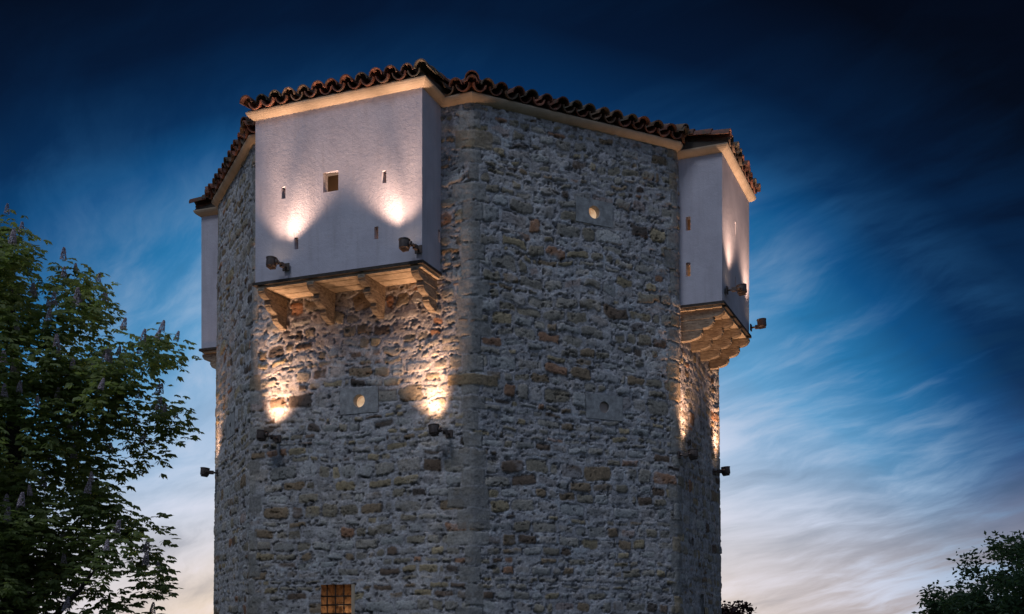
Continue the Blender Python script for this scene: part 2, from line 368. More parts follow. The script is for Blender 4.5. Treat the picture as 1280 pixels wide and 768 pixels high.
def wall_field(u, v):
    chaos = .5 + .5 * sst(4.5, 8.0, v)
    wu = u + fbm(u * 2.2, v * 2.2, 4, 3) * .13 * chaos + fbm(u * 9, v * 9, 3, 5) * .05
    wv = v + fbm(u * .9, v * .9, 3, 8) * .34 * chaos + fbm(u * 5, v * 5, 3, 12) * .11 * chaos + fbm(u * 14, v * 14, 2, 15) * .022
    sd, q, dx, dy = cells(wu, wv, rows, .14, .36, 21)
    rough = fbm(u * 22, v * 26, 4, 31, .6); mid = fbm(u * 7, v * 9, 3, 41); low = fbm(u * .7, v * .7, 3, 51)
    buried = sst(.50, .80, q[..., 4] + mid * .5 + low * .5)               # mortar smeared over the face of the stone
    edge = sd + rough * .035 - buried * .012
    ms = sst(.0, .022, edge)                                            # stone mask
    hs = (q[..., 5] - .40) * .075 + .028 * np.sqrt(np.clip(sd / .09, 0, 1)) + rough * .026 + dx * (q[..., 6] - .5) * .04 + dy * (q[..., 7] - .55) * .05
    hs = np.where(q[..., 5] > .93, hs - .02, hs)
    hm = .006 + mid * .026 + fbm(u * 16, v * 19, 4, 61, .6) * .022
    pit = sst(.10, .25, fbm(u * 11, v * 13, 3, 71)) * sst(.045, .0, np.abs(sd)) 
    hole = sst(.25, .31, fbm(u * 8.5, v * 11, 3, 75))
    h = hm * (1 - ms) + hs * ms
    h = h * (1 - .45 * buried * ms) + .45 * buried * ms * hm
    h = h - pit * .07 - hole * .06
    idx = np.searchsorted(np.cumsum(PW), (q[..., 1] * 7.31 + q[..., 2] * 3.77) % 1.0); idx = np.clip(idx, 0, len(PALS) - 1)
    sc = PALS[idx] * (1.12 + .45 * q[..., 6:7]) * (1 + .5 * rough[..., None] + .5 * mid[..., None])
    fine = fbm(u * 34, v * 40, 3, 131, .6); mc = np.array((.50, .465, .455)) * (1 + .9 * mid[..., None] + .45 * low[..., None] + .7 * rough[..., None] + .6 * fine[..., None])
    k = (ms * (1 - .60 * buried))[..., None]
    c = mc * (1 - k) + sc * k; c = c * 1.04
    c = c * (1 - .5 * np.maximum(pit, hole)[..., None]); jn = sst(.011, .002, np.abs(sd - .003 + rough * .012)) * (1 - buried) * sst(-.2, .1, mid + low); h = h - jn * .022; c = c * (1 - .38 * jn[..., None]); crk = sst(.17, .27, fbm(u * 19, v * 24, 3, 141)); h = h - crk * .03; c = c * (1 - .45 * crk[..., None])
    # quoins at the corners of the octagon
    for ci, (uc, off) in enumerate([(CU[1], .5), (CU[2], .0), (CU[3], .3), (CU[4], .6), (0.0, .1)]):
        du = u - uc; qr = np.array([off * .3 - .4 + .0]); z_ = -.2; rq = []
        r = np.random.default_rng(90 + ci)
        while z_ < 11.2: rq.append(z_); z_ += r.uniform(.24, .40)
        rq = np.array(rq); vw = v + fbm(u * 6, v * 6, 3, 77) * .05; ki = np.clip(np.searchsorted(rq, vw) - 1, 0, len(rq) - 2)
        kq = 1 if ci == 1 else .6; hwA = r.uniform(.16, .46, len(rq)) * kq; hwB = r.uniform(.16, .46, len(rq)) * kq; qq = r.random((len(rq), 4))
        lo = np.where(ki % 2 == 0, hwA[ki], hwB[ki] * .8); hi = np.where(ki % 2 == 1, hwB[ki], hwA[ki] * .7)
        ax = np.where(du < 0, -du - lo, du - hi); ay = np.abs(vw - (rq[ki] + rq[ki + 1]) / 2) - (rq[ki + 1] - rq[ki]) / 2 + .012
        dd = -np.maximum(ax, ay); sel = sst(-.012, .012, dd + rough * .02)
        hq = .012 + rough * .03 + mid * .028 - hole * .03 - (qq[ki, 1] > .75) * .012
        cq = np.array((.36, .335, .30)) * (.78 + .4 * qq[ki, 0])[..., None]
        cq = np.where((qq[ki, 2] > .82)[..., None], cq * np.array((1.05, .86, .62)), cq) * (1 + .5 * mid[..., None])
        jl = sst(.022, .0, np.abs(dd)) * sst(-.08, .2, mid)
        keep = (qq[ki, 3] > .22) | (ax < -.25)
        sel = sel * keep
        h = h * (1 - sel) + hq * sel - jl * .075 * keep; c = c * (1 - .8 * sel[..., None]) + cq * .8 * sel[..., None]
    h = h * .43
    # one long ochre block wrapped round the front corner
    d_ = -np.maximum(np.abs(u - CU[2] - .02) - .46, np.abs(v - 6.02 - .03 * fbm(u * 3, v * 0, 2, 5)) - .095); sel = sst(-.008, .012, d_ + rough * .015)
    h = h * (1 - sel) + (.018 + rough * .03) * sel; c = c * (1 - .9 * sel[..., None]) + .9 * np.array((.33, .235, .13)) * (1 + mid[..., None] * .6) * sel[..., None]
    for F_, fi, t_, z_ in PLAQ:
        d_ = np.maximum(np.abs(u - CU[fi] - t_) - .385, np.abs(v - z_) - .225); sel = sst(.02, -.01, d_); h = h * (1 - sel) - .004 * sel
    return h, np.clip(c, .02, .65)
HOLES = [(1, t_ - .13, t_ + .13, z_ - .13, z_ + .13) if fi == 1 else (fi, t_ - .13, t_ + .13, z_ - .13, z_ + .13) for F_, fi, t_, z_ in PLAQ]
BW = (1, 1.47, 2.15, 1.35, 2.58); SL = (3, 1.62, 1.90, 1.5, 2.52)
HOLES += [BW, SL]
def perim(u):
    acc = 0; ks = np.linspace(-.075, .075, 9)
    for k in ks:
        uu = np.mod(u + k, TOT); i = np.clip(np.searchsorted(CU, uu, side='right') - 1, 0, NF - 1)
        t_ = (uu - CU[i])[:, None]; A = P[i]; B = P[(i + 1) % NF]; acc = acc + A + (B - A) * t_ / np.array(EL)[i][:, None]
    return acc / len(ks)
def wall_mesh():
    us = np.concatenate([np.linspace(CU[0] - .3, CU[1], 210, endpoint=False), np.linspace(CU[1], CU[2], 280, endpoint=False), np.linspace(CU[2], CU[3], 268, endpoint=False),
                         np.linspace(CU[3], CU[4], 220, endpoint=False), np.linspace(CU[4], TOT - .3, 190, endpoint=False)])
    vs = np.concatenate([np.linspace(-.1, 1.9, 44, endpoint=False), np.linspace(1.9, HC + .06, 560)])
    for fi, a, b_, z0, z1 in HOLES:       # snap the grid to the openings
        for e in (CU[fi] + a, CU[fi] + b_): us[np.argmin(np.abs(us - e))] = e
        for e in (z0, z1): vs[np.argmin(np.abs(vs - e))] = e
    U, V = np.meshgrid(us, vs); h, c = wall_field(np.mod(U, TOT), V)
    # soften relief next to the two windows
    p = perim(us); e = 1e-3; tg = perim(us + e) - perim(us - e); tg /= np.hypot(tg[:, 0], tg[:, 1])[:, None]
    n = np.stack([tg[:, 1], -tg[:, 0]], 1)
    k = bat(V)[..., None]; XY = CEN + (p[None] - CEN) * k + n[None] * h[..., None]
    ver = np.dstack([XY, V]).reshape(-1, 3); nu, nv = len(us), len(vs)
    i = np.arange(nu); j = np.arange(nv - 1); I, J = np.meshgrid(i, j); I2 = (I + 1) % nu
    F = np.stack([J * nu + I, J * nu + I2, (J + 1) * nu + I2, (J + 1) * nu + I], -1).reshape(-1, 4)
    uc = us[I] + .5 * (np.append(us, us[0] + TOT)[I + 1] - us[I]); vc = (vs[J] + vs[J + 1]) / 2; kill = np.zeros(uc.shape, bool)
    for fi, a, b_, z0, z1 in HOLES: kill |= (uc > CU[fi] + a) & (uc < CU[fi] + b_) & (vc > z0) & (vc < z1)
    F = F[~kill.ravel()]
    ver[:, :2] -= CEN
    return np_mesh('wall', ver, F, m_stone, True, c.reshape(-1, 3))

ORG = (CEN[0], CEN[1], 0)
tower = empty('stone_tower', ORG, 'floodlit octagonal rubble stone tower with white projecting boxes and a red tiled roof', 'tower')
wall = put('wall', wall_mesh(), tower, W[tower])
def towerpart(name, mb, mt, parent=tower, **kw):
    return put(name, mb.mesh(name, mt, off=ORG, **kw), parent, W[tower])

# ------------------------------------------------------------------ cornice
def offset_poly(pts, off, closed=True):
    out = []; n = len(pts)
    for i in range(n):
        p = Vector(pts[i])
        if not closed and i in (0, n - 1):
            q = Vector(pts[1]) - p if i == 0 else p - Vector(pts[i - 1]); q.normalize(); out.append(p + Vector((q.y, -q.x)) * off); continue
        a = Vector(pts[i - 1]); b_ = Vector(pts[(i + 1) % n]); d1 = (p - a).normalized(); d2 = (b_ - p).normalized()
        n1 = Vector((d1.y, -d1.x)); n2 = Vector((d2.y, -d2.x)); m = (n1 + n2); m = m / m.dot(n1); out.append(p + m * off)
    return out
PROF = [(-.12, 0), (.010, 0), (.024, .009), (.044, .014), (.080, .038), (.105, .064), (.121, .095), (.124, .116), (-.12, .116)]
def sweep(pts, z, prof, closed, name_mb, wob=0):
    rr = []
    for off, dz in prof:
        rr.append([(q.x, q.y, z + dz) for q in offset_poly(pts, off, closed)])
    n = len(pts); vs = [v for r_ in rr for v in r_]; fs = []; m = len(prof)
    for k in range(m):
        k2 = (k + 1) % m
        for i in range(n if closed else n - 1):
            j = (i + 1) % n; fs.append((k * n + i, k * n + j, k2 * n + j, k2 * n + i))
    if not closed:
        fs.append(tuple(k * n for k in range(m))); fs.append(tuple(k * n + n - 1 for k in range(m))[::-1])
    name_mb.add(vs, fs)
mb = MB(); sweep([tuple(p) for p in P], HC, PROF, True, mb); towerpart('cornice', mb, m_cornice)

# ------------------------------------------------------------------ roof tiles
def tilecol():
    r = random.random(); b_ = random.uniform(.55, 1.35)
    c = (.27, .105, .065) if r < .45 else (.20, .085, .06) if r < .7 else (.24, .15, .10) if r < .9 else (.13, .10, .075)
    return tuple(x * b_ for x in c)
def tile_arc(mb, o, ax, up, lat, r0, r1, L, th, cover, nseg=8, c=None):
    """one barrel tile: o = centre of the lower end, ax = up-slope direction"""
    vs = []
    for end, (rad, q) in enumerate(((r0, o), (r1, o + ax * L))):
        for ro in (rad, rad - th):
            for k in range(nseg + 1):
                a = PI * k / nseg
                vs.append(q + lat * math.cos(a) * ro + up * (math.sin(a) * ro * (1 if cover else -1)))
    n = nseg + 1; fs = []
    for k in range(nseg):
        fs += [(k, k + 1, 2 * n + k + 1, 2 * n + k), (n + k, 3 * n + k, 3 * n + k + 1, n + k + 1), (k, n + k, n + k + 1, k + 1), (2 * n + k, 2 * n + k + 1, 3 * n + k + 1, 3 * n + k)]
    fs += [(0, 2 * n, 3 * n, n), (nseg, n + nseg, 3 * n + nseg, 2 * n + nseg)]
    mb.add(vs, fs, c)
def tile_field(mb, A, B, z, slope, lenf, pitch=.29, lead=0, endcover=True, trunc=0):
    A = Vector(A); B = Vector(B); d = (B - A); L = d.length; d.normalize(); inn = Vector((-d.y, d.x))
    lat = Vector((d.x, d.y, 0)); ax0 = Vector((inn.x * math.cos(slope), inn.y * math.cos(slope), math.sin(slope)))
    n = max(1, round(L / pitch)); p = L / n; TL = .42; EX = .34
    for i in range(2 * n + 1):
        cover = (i % 2 == 0); t_ = i * p / 2; ln = lenf(t_, L)
        if ln < .15: continue
        rows_ = max(1, int(ln / EX)); jt = random.uniform(-.018, .018); jj = random.uniform(-.035, .03)
        for k in range(rows_):
            yaw = random.uniform(-.025, .025); dr = Vector((0, 0, 0))
            ax = (ax0 + lat * yaw).normalized(); up = lat.cross(ax).normalized()
            if up.z < 0: up = -up
            lift = .108 if cover else .105
            o = Vector((A.x, A.y, z)) + lat * (t_ + jt) + ax0 * (k * EX + jj + random.uniform(-.012, .012)) + up * (lift + .012 * random.random()) + up * .018 * 0
            r = p * .43 * random.uniform(.95, 1.05)
            tile_arc(mb, o + up * .022, (ax - up * .045).normalized() if cover else (ax - up * .04).normalized(), up, lat, r, r * .84, TL, .019, cover, 8, tilecol())
APEX_L = 5.3
ev = offset_poly([tuple(p) for p in P], .145)
TZ = HC + .116
SLP = R(17)
mb = MB()
for i in range(NF):
    A = ev[i]; B = ev[(i + 1) % NF]
    mid_ = (A + B) / 2; dist = (mid_ - Vector(CEN)).length
    tile_field(mb, A, B, TZ, SLP, lambda t_, L, D=dist: min(t_, L - t_) / (L / 2) * D / math.cos(SLP) + .3 if 0 < t_ < L else .3)
# hip ridge tiles
for i in range(NF):
    A = Vector((ev[i].x, ev[i].y, TZ)); T_ = Vector((CEN[0], CEN[1], TZ + 5.2 * math.tan(SLP))); ax = (T_ - A).normalized(); Lh = (T_ - A).length
    lat = Vector((-ax.y, ax.x, 0)).normalized(); up = lat.cross(ax).normalized(); up = up if up.z > 0 else -up
    k = 0
    while k * .34 < Lh - .3:
        tile_arc(mb, A + ax * (k * .34 - .02) + up * .19, (ax - up * .04).normalized(), up, lat, .125, .105, .42, .019, True, 8, tilecol()); k += 1
roof = towerpart('roof', mb, m_tile, smooth=False, attr=True)
mb = MB()
vs = [(q.x, q.y, TZ) for q in offset_poly([tuple(p) for p in P], .09)] + [(q.x, q.y, TZ + .035) for q in offset_poly([tuple(p) for p in P], .09)] + [(CEN[0], CEN[1], TZ + 5.2 * math.tan(SLP))]
fs = [tuple(range(NF))[::-1]] + [(i, (i + 1) % NF, NF + (i + 1) % NF, NF + i) for i in range(NF)] + [(NF + i, NF + (i + 1) % NF, 2 * NF) for i in range(NF)]
mb.add(vs, fs); towerpart('roof_deck', mb, m_deck, parent=roof)

# ------------------------------------------------------------------ white projecting boxes
def panel(mb, L, H, holes, m, depth=.16):
    """wall panel in local x (0..L), z (0..H); outside at y=0 facing -y, thickness inwards +y"""
    xs = sorted({0, L} | {h[0] for h in holes} | {h[1] for h in holes}); zs = sorted({0, H} | {h[2] for h in holes} | {h[3] for h in holes})
    def P_(x, y, z): return m @ Vector((x, y, z))
    for i in range(len(xs) - 1):
        for j in range(len(zs) - 1):
            xm = (xs[i] + xs[i + 1]) / 2; zm = (zs[j] + zs[j + 1]) / 2
            if any(h[0] < xm < h[1] and h[2] < zm < h[3] for h in holes): continue
            for y, fl in ((0, False), (depth, True)):
                q = [P_(xs[i], y, zs[j]), P_(xs[i + 1], y, zs[j]), P_(xs[i + 1], y, zs[j + 1]), P_(xs[i], y, zs[j + 1])]
                mb.add(q[::-1] if fl else q, [(0, 1, 2, 3)])
    for x0, x1, z0, z1 in holes:
        a = [P_(x0, 0, z0), P_(x1, 0, z0), P_(x1, 0, z1), P_(x0, 0, z1)]; b_ = [P_(x0, depth, z0), P_(x1, depth, z0), P_(x1, depth, z1), P_(x0, depth, z1)]
        for k in range(4): mb.add([a[k], b_[k], b_[(k + 1) % 4], a[(k + 1) % 4]], [(0, 1, 2, 3)])
def corbel_mesh():
    """three stacked timbers, the ends rounded to a scroll; origin at wall under the base board; local -y is outward"""
    mb = MB(); w = .068
    for k, (ln, z1, h) in enumerate(((.80, 0, .18), (.60, -.18, .19), (.38, -.37, .185))):
        pr = [(.12, z1), (-ln, z1), (-ln, z1 - h * .36)]
        cx_ = -ln + .02; R_ = min(.19, ln * .6)
        pr.append((-ln + .018, z1 - h * .38))
        for a in range(0, 8):
            an = R(90) * a / 7; pr.append((-ln + .018 + R_ * (1 - math.cos(an)), z1 - h * .38 - (h * .62 - .022) * math.sin(an)))
        pr.append((pr[-1][0] + .004, z1 - h))
        pr.append((.12, z1 - h)); n = len(pr); ww = w - k * .004
        vs = [(-ww, y, z) for y, z in pr] + [(ww, y, z) for y, z in pr]
        mb.add(vs, [tuple(range(n)), tuple(range(n, 2 * n))[::-1]] + [((i + 1) % n, i, n + i, n + (i + 1) % n) for i in range(n)])
    me = mb.mesh('corbel', m_wood); 
    bm = bmesh.new(); bm.from_mesh(me); bmesh.ops.recalc_face_normals(bm, faces=bm.faces); bmesh.ops.bevel(bm, geom=[e for e in bm.edges if e.calc_face_angle(0) > .9], offset=.008, segments=1, affect='EDGES'); bm.to_mesh(me); bm.free()
    return me
corb = corbel_mesh()
def wbox(F, t0, t1, off, z0, z1, front_h, near_h, far_h, ncorb, label, board=True, light=1.0):
    mx = F.mx(t0, 0, z1); Lf = t1 - t0
    base = F.A + F.d * t0
    O = Matrix.Translation((base[0], base[1], z0)) @ Matrix.Rotation(F.ang, 4, 'Z')
    H = z1 - z0; mb = MB()
    panel(mb, Lf, H, front_h, O @ Matrix.Translation((0, -off, 0)))
    panel(mb, off + .05, H, far_h, O @ Matrix.Translation((Lf, -off, 0)) @ Matrix.Rotation(R(90), 4, 'Z'))
    panel(mb, off + .05, H, near_h, O @ Matrix.Translation((0, .05, 0)) @ Matrix.Rotation(R(-90), 4, 'Z'))
    me = mb.mesh('projecting_box', m_plaster, off=ORG)
    bm = bmesh.new(); bm.from_mesh(me); bmesh.ops.remove_doubles(bm, verts=bm.verts, dist=1e-4)
    ve = [e for e in bm.edges if len(e.link_faces) == 2 and abs((e.verts[0].co - e.verts[1].co).normalized().z) > .99 and e.calc_face_angle(0) > 1.2 and (e.verts[0].co - e.verts[1].co).length > .5]
    bmesh.ops.bevel(bm, geom=ve, offset=.02, segments=3, affect='EDGES')
    bm.to_mesh(me); bm.free()
    bo = put('projecting_box', me, tower, W[tower], label)
    def sub(name, mb_, mt, **kw): return put(name, mb_.mesh(name, mt, off=ORG, **kw), bo, W[tower])
    # inner ceiling and inner lining seen through the openings
    ib = MB(); ib.box((Lf / 2, -off / 2 + .02, H - .22), (Lf - .36, off - .36, .04), O); ib.box((Lf / 2, -.03, H / 2), (Lf - .34, .02, H - .1), O)
    sub('inner_lining', ib, m_inner)
    ld = bpy.data.lights.new('inner_light', 'POINT'); ld.energy = 12; ld.color = (1, .66, .38); ld.shadow_soft_size = .06
    lo = bpy.data.objects.new('inner_light', ld); col.objects.link(lo); lo.parent = bo; lo.matrix_local = W[tower].inverted() @ O @ Matrix.Translation((Lf * .62, -off / 2, H * .35))
    if board:
        eb = MB(); eb.box((Lf / 2, -off / 2 - .015, -.032), (Lf + .07, off + .06, .055), O); sub('edge_board', eb, m_darkwood, bevel=.006)
        pb = MB(); n = 5
        for k in range(n):
            w = (off - .02) / n; pb.box((Lf / 2, -off + .012 + w * (k + .5), -.082 - .004 * (k % 2)), (Lf - .02, w - .008, .045), O)
        sub('underside_planks', pb, m_plank, bevel=.004)
        for k in range(ncorb):
            x = .13 + (Lf - .26) * k / (ncorb - 1)
            put('corbel', corb, bo, O @ Matrix.Translation((x, -off + .80 - .03, -.106)))
    # cornice round three sides
    q = [O @ Vector((0, .0, 0)), O @ Vector((0, -off, 0)), O @ Vector((Lf, -off, 0)), O @ Vector((Lf, .0, 0))]
    cb = MB(); sweep([(v.x, v.y) for v in q], z1, [(o_, d_ - .003) for o_, d_ in PROF], False, cb); sub('box_cornice', cb, m_cornice)
    # little roof running back into the main roof
    sl = R(9); e0 = O @ Vector((-.06, -off - .145, 0)); e1 = O @ Vector((Lf + .06, -off - .145, 0)); z_ = z1 + .113
    rb = MB(); tile_field(rb, (e0.x, e0.y), (e1.x, e1.y), z_, sl, lambda t_, L: off + 1.25)
    rf = sub('box_roof', rb, m_tile, attr=True)
    db = MB(); rise = (off + 1.2) * math.tan(sl)
    vs = [O @ Vector((x, y, H + .113 + z)) for x in (-.09, Lf + .09) for y, z in ((-off - .10, 0), (1.1, 0), (1.1, rise + .04), (-off - .10, .035))]
    db.add(vs, [(0, 1, 2, 3), (7, 6, 5, 4), (0, 4, 5, 1), (1, 5, 6, 2), (2, 6, 7, 3), (3, 7, 4, 0)])
    sub('roof_underlay', db, m_deck)
    return bo, O
sw = .04
def slit(x, z, w=.038, h=.105): return (x - w, x + w, z - h, z + h)
BX0, BX1, OFF = .52, 3.78, .74
Z0 = 7.88
boxL, OL = wbox(FL, BX0, BX1, OFF, Z0, HC + .02,
    [slit(1.10 - BX0, 9.386 - Z0), slit(3.075 - BX0, 9.364 - Z0), slit(1.36 - BX0, 8.474 - Z0), slit(2.924 - BX0, 8.445 - Z0), (2.043 - BX0 - .15, 2.043 - BX0 + .15, 9.44 - Z0 - .17, 9.44 - Z0 + .17)],
    [slit(.4, .75)], [slit(.66, .62)], 4, 'white plastered box with a square window and four slits, the front one above the two floodlit patches')
boxR, OR = wbox(FR1, .22, 2.78, .83, Z0, 10.63, [slit(1.2, 1.72, .05, .14), slit(1.2, .7)], [slit(.24, 1.52, .045, .13), slit(.24, .66, .045, .13)], [slit(.4, 1.2)], 4, 'white plastered box on the right side of the tower with two slits in its shaded side')
boxB, OB = wbox(FB, 4.0 - .35 - 2.6, 4.0 - .35 + .0, .66, Z0, 10.72, [slit(1.2, 1.7)], [slit(.35, 1.4)], [], 4, 'narrow strip of white plastered box on the far left edge of the tower')

# ------------------------------------------------------------------ stone slabs with round windows
def plaque(F, t_, z, lit, w=.76, h=.44, r=.115):
    O = F.mx(t_, 0, z); mb = MB(); n = 24
    yo = -.014; yi = .03
    out = []
    for k in range(n):
        a = 2 * PI * k / n; x = math.cos(a); y = math.sin(a); s_ = min(w / 2 / max(abs(x), 1e-6), h / 2 / max(abs(y), 1e-6)); out.append((x * s_, y * s_))
    # keep the four corners square
    for sx in (-1, 1):
        for sy in (-1, 1):
            i = min(range(n), key=lambda k: (out[k][0] - sx * w / 2) ** 2 + (out[k][1] - sy * h / 2) ** 2); out[i] = (sx * w / 2, sy * h / 2)
    inn = [(r * math.cos(2 * PI * k / n), r * math.sin(2 * PI * k / n)) for k in range(n)]
    vs = [O @ Vector((x, yo, y)) for x, y in out] + [O @ Vector((x, yo, y)) for x, y in inn] + [O @ Vector((x, .26, y)) for x, y in inn] + [O @ Vector((x, yi, y)) for x, y in out]
    fs = []
    for k in range(n):
        j = (k + 1) % n; fs += [(k, j, n + j, n + k), (n + k, n + j, 2 * n + j, 2 * n + k), (3 * n + k, 3 * n + j, j, k)]
    mb.add(vs, fs)
    lb = 'pale stone slab with a warmly lit round window' if lit else 'pale stone slab with an unlit round opening'
    p = towerpart('stone_slab', mb, m_marble); p['label'] = lb
    gb = MB(); dep = .11 if lit else .045
    gb.add([O @ Vector((x * .99, dep, y * .99)) for x, y in inn], [tuple(range(n))]); g = put('round_window', gb.mesh('round_window', m_glow if lit else m_dim, off=ORG), p, W[tower])
plaque(*[PLAQ[0][i] for i in (0, 2, 3)], True)
plaque(*[PLAQ[1][i] for i in (0, 2, 3)], True)
plaque(*[PLAQ[2][i] for i in (0, 2, 3)], False, r=.105)
plaque(*[PLAQ[3][i] for i in (0, 2, 3)], False, r=.07)

# ------------------------------------------------------------------ barred window (lit from inside) and slit
def niche(F, a, b_, z0, z1, dep, name, label, mt_side, mt_back, lamp=0, bars=True):
    O = F.mx(a, 0, z0); w = b_ - a; h = z1 - z0; mb = MB()
    y0 = .012; g = .03
    # reveal: floor, head, jambs
    P_ = lambda x, y, z: O @ Vector((x, y, z))
    for q in ([(-g, y0, -g), (-g, dep, -g), (-g, dep, h + g), (-g, y0, h + g)], [(w + g, y0, -g), (w + g, y0, h + g), (w + g, dep, h + g), (w + g, dep, -g)],
              [(-g, y0, h + g), (-g, dep, h + g), (w + g, dep, h + g), (w + g, y0, h + g)], [(-g, y0, -g), (w + g, y0, -g), (w + g, dep, -g), (-g, dep, -g)]):
        mb.add([P_(*v) for v in q], [(0, 1, 2, 3)])
    wn = towerpart(name, mb, mt_back if lamp else mt_side); wn['label'] = label
    if lamp:
        jb = MB(); jb.box((w - .03, dep / 2 + .01, h / 2 - .01), (.07, dep - .01, h + .02), O)
        put('jamb', jb.mesh('jamb', m_cornice, off=ORG), wn, W[tower])
    bb = MB(); bb.add([P_(-g, dep - .002, -g), P_(w + g, dep - .002, -g), P_(w + g, dep - .002, h + g), P_(-g, dep - .002, h + g)], [(0, 1, 2, 3)])
    put('niche_back', bb.mesh('niche_back', mt_back, off=ORG), wn, W[tower])
    if bars:
        ib = MB()
        for k in range(4): x = w * (k + .5) / 4 + .01; ib.tube([P_(x, .07, -.02), P_(x, .07, h - .07 if k == 3 else h + .01)], .012, 6)
        k = 0; zz = h - .205
        while zz > 0.02: ib.tube([P_(-.02, .055, zz), P_(w + .02, .055, zz)], .013, 6); zz -= .155
        put('iron_grille', ib.mesh('iron_grille', m_iron, off=ORG, smooth=True), wn, W[tower])
    if lamp:
        ld = bpy.data.lights.new('niche_light', 'POINT'); ld.energy = lamp; ld.color = (1, .70, .42); ld.shadow_soft_size = .05
        lo = bpy.data.objects.new('niche_light', ld); col.objects.link(lo); lo.parent = wn; lo.matrix_local = W[tower].inverted() @ Matrix.Translation(P_(w * .42, dep * .5, h * .6)); 
    return wn
niche(FL, *BW[1:], .5, 'barred_window', 'small window with a black iron grille in front of brown stone lit from inside', m_marble, m_brick, 2.6)
niche(FR1, *SL[1:], .35, 'slit_window', 'dark narrow slit low in the right side wall', m_marble, m_dim, 0, False)

# ------------------------------------------------------------------ floodlights
def housing_mesh():
    mb = MB(); n = 20
    prof = [(.0, -.085), (.075, -.085), (.098, -.072), (.104, -.05), (.104, .075), (.112, .08), (.112, .098), (.098, .1), (.095, .088), (.0, .088)]
    vs = []; fs = []
    for k in range(n):
        a = 2 * PI * k / n
        for r, z in prof: vs.append((r * math.cos(a), r * math.sin(a), z))
    m = len(prof)
    for k in range(n):
        for i in range(m - 1): fs.append((k * m + i, ((k + 1) % n) * m + i, ((k + 1) % n) * m + i + 1, k * m + i + 1))
    mb.add(vs, fs)
    for k in range(5): mb.box((0, 0, -.095), (.012, .15 - .0 * k, .02), Matrix.Translation(((k - 2) * .028, 0, 0)))
    me = mb.mesh('housing', m_lampmetal); bm = bmesh.new(); bm.from_mesh(me); bmesh.ops.remove_doubles(bm, verts=bm.verts, dist=1e-5); bmesh.ops.recalc_face_normals(bm, faces=bm.faces); bm.to_mesh(me); bm.free()
    shade(me, True); me.set_sharp_from_angle(angle=R(35)); return me
HOUS = housing_mesh()
lm = MB(); lm.tube([(0, 0, .083), (0, 0, .093)], .093, 20); LENS = lm.mesh('lens', m_lens)
def floodlight(F, t_, z, off, label, arm=1, tilt=6, lean=0, e1=60, e2=60, wide=118, narrow=44, aim=4, fan=1, e3=60, aim3=14, lean3=20, out_ext=0, group='floodlights fixed to the tower'):
    O = F.mx(t_, off + out_ext, z); base = empty('floodlight', tuple(F.mx(t_, out_ext, z).translation), label, 'floodlight', group, rz=F.ang)
    HM = O @ Matrix.Scale(.88, 4) @ Matrix.Rotation(R(lean), 4, 'Y') @ Matrix.Rotation(R(-tilt), 4, 'X')
    h = put('housing', HOUS, base, HM); put('lens', LENS, base, HM)
    # yoke bracket and wall plate
    mb = MB(); s_ = arm
    mb.box((s_ * .145, off - .012, -.02), (.13, .024, .13), c=None)
    mb.tube([(s_ * .145, off - .02, -.02), (s_ * .145, off * .35, -.02), (s_ * .16, .0, -.01), (s_ * .10, 0, 0)], .02, 8)
    mb.tube([(s_ * .10, 0, 0), (s_ * .135, 0, 0)], .045, 12)
    mb.box((s_ * .145, off * .45, -.02), (.06, .09, .075))
    put('bracket', mb.mesh('bracket', m_lampmetal, bevel=.003), base, O)
    for nm, en, ang, bl, ex, ln in (('wide_beam', e1, wide, .7, -(24 + tilt), fan * 9), ('narrow_beam', e2, narrow, 1.0, aim - tilt, -fan * 3), ('side_beam', e3, 44 if out_ext else 66, 1.0, aim3 - tilt, fan * lean3)):
        if not en: continue
        ld = bpy.data.lights.new(nm, 'SPOT'); ld.energy = en; ld.spot_size = R(ang); ld.spot_blend = bl; ld.color = (1, .66, .48) if out_ext else (1, .60, .38); ld.shadow_soft_size = .06 if out_ext else .11
        lo = bpy.data.objects.new(nm, ld); col.objects.link(lo); lo.parent = base
        m_ = HM @ Matrix.Scale(1 / .88, 4) @ Matrix.Translation((0, 0, .13)) @ Matrix.Rotation(R(ln), 4, 'Y') @ Matrix.Rotation(R(-ex), 4, 'X') @ Matrix.Rotation(PI, 4, 'X')
        lo.matrix_local = W[base].inverted() @ m_
    return base
BO = OFF
floodlight(FL, 1.037, 8.09, .24, 'brown floodlight low on the left of the front white box, shining up its plaster', 1, 6, 2, 165, 300, aim=-1, fan=1, e3=150, narrow=32, aim3=12, lean3=28, out_ext=BO)
floodlight(FL, 3.58, 8.07, .24, 'brown floodlight low on the right of the front white box near its corner', 1, 6, -2, 165, 300, aim=-1, fan=-1, e3=150, narrow=32, aim3=12, lean3=28, out_ext=BO)
floodlight(FL, .42, 5.27, .31, 'dark floodlight on the stone wall left of the round window, below the front box', 1, 6, 6, 105, 190, aim=6, fan=1, e3=150, aim3=28, lean3=12)
floodlight(FL, 3.80, 5.13, .31, 'dark floodlight on the stone wall near the front corner, right of the lit round window', 1, 6, -6, 105, 190, aim=6, fan=-1, e3=150, aim3=28, lean3=12)
floodlight(FR1, .18, 5.06, .24, 'round floodlight on the right stone wall next to the corner', -1, 6, 4, 170, 110)
floodlight(FR1, 2.98, 5.14, .24, 'floodlight sticking out from the right edge of the stone wall against the sky', -1, 6, 0, 170, 110)
floodlight(FR1, .62, 8.16, .26, 'floodlight at the lower front corner of the right white box', -1, 6, 0, 190, 110, aim=-3, fan=1, e3=60, narrow=26, out_ext=.83)
floodlight(FR1, 2.62, 8.05, .26, 'floodlight standing out from the far end of the right white box against the sky', 1, 6, 0, 190, 110, aim=-3, fan=-1, e3=60, narrow=26, out_ext=.83)
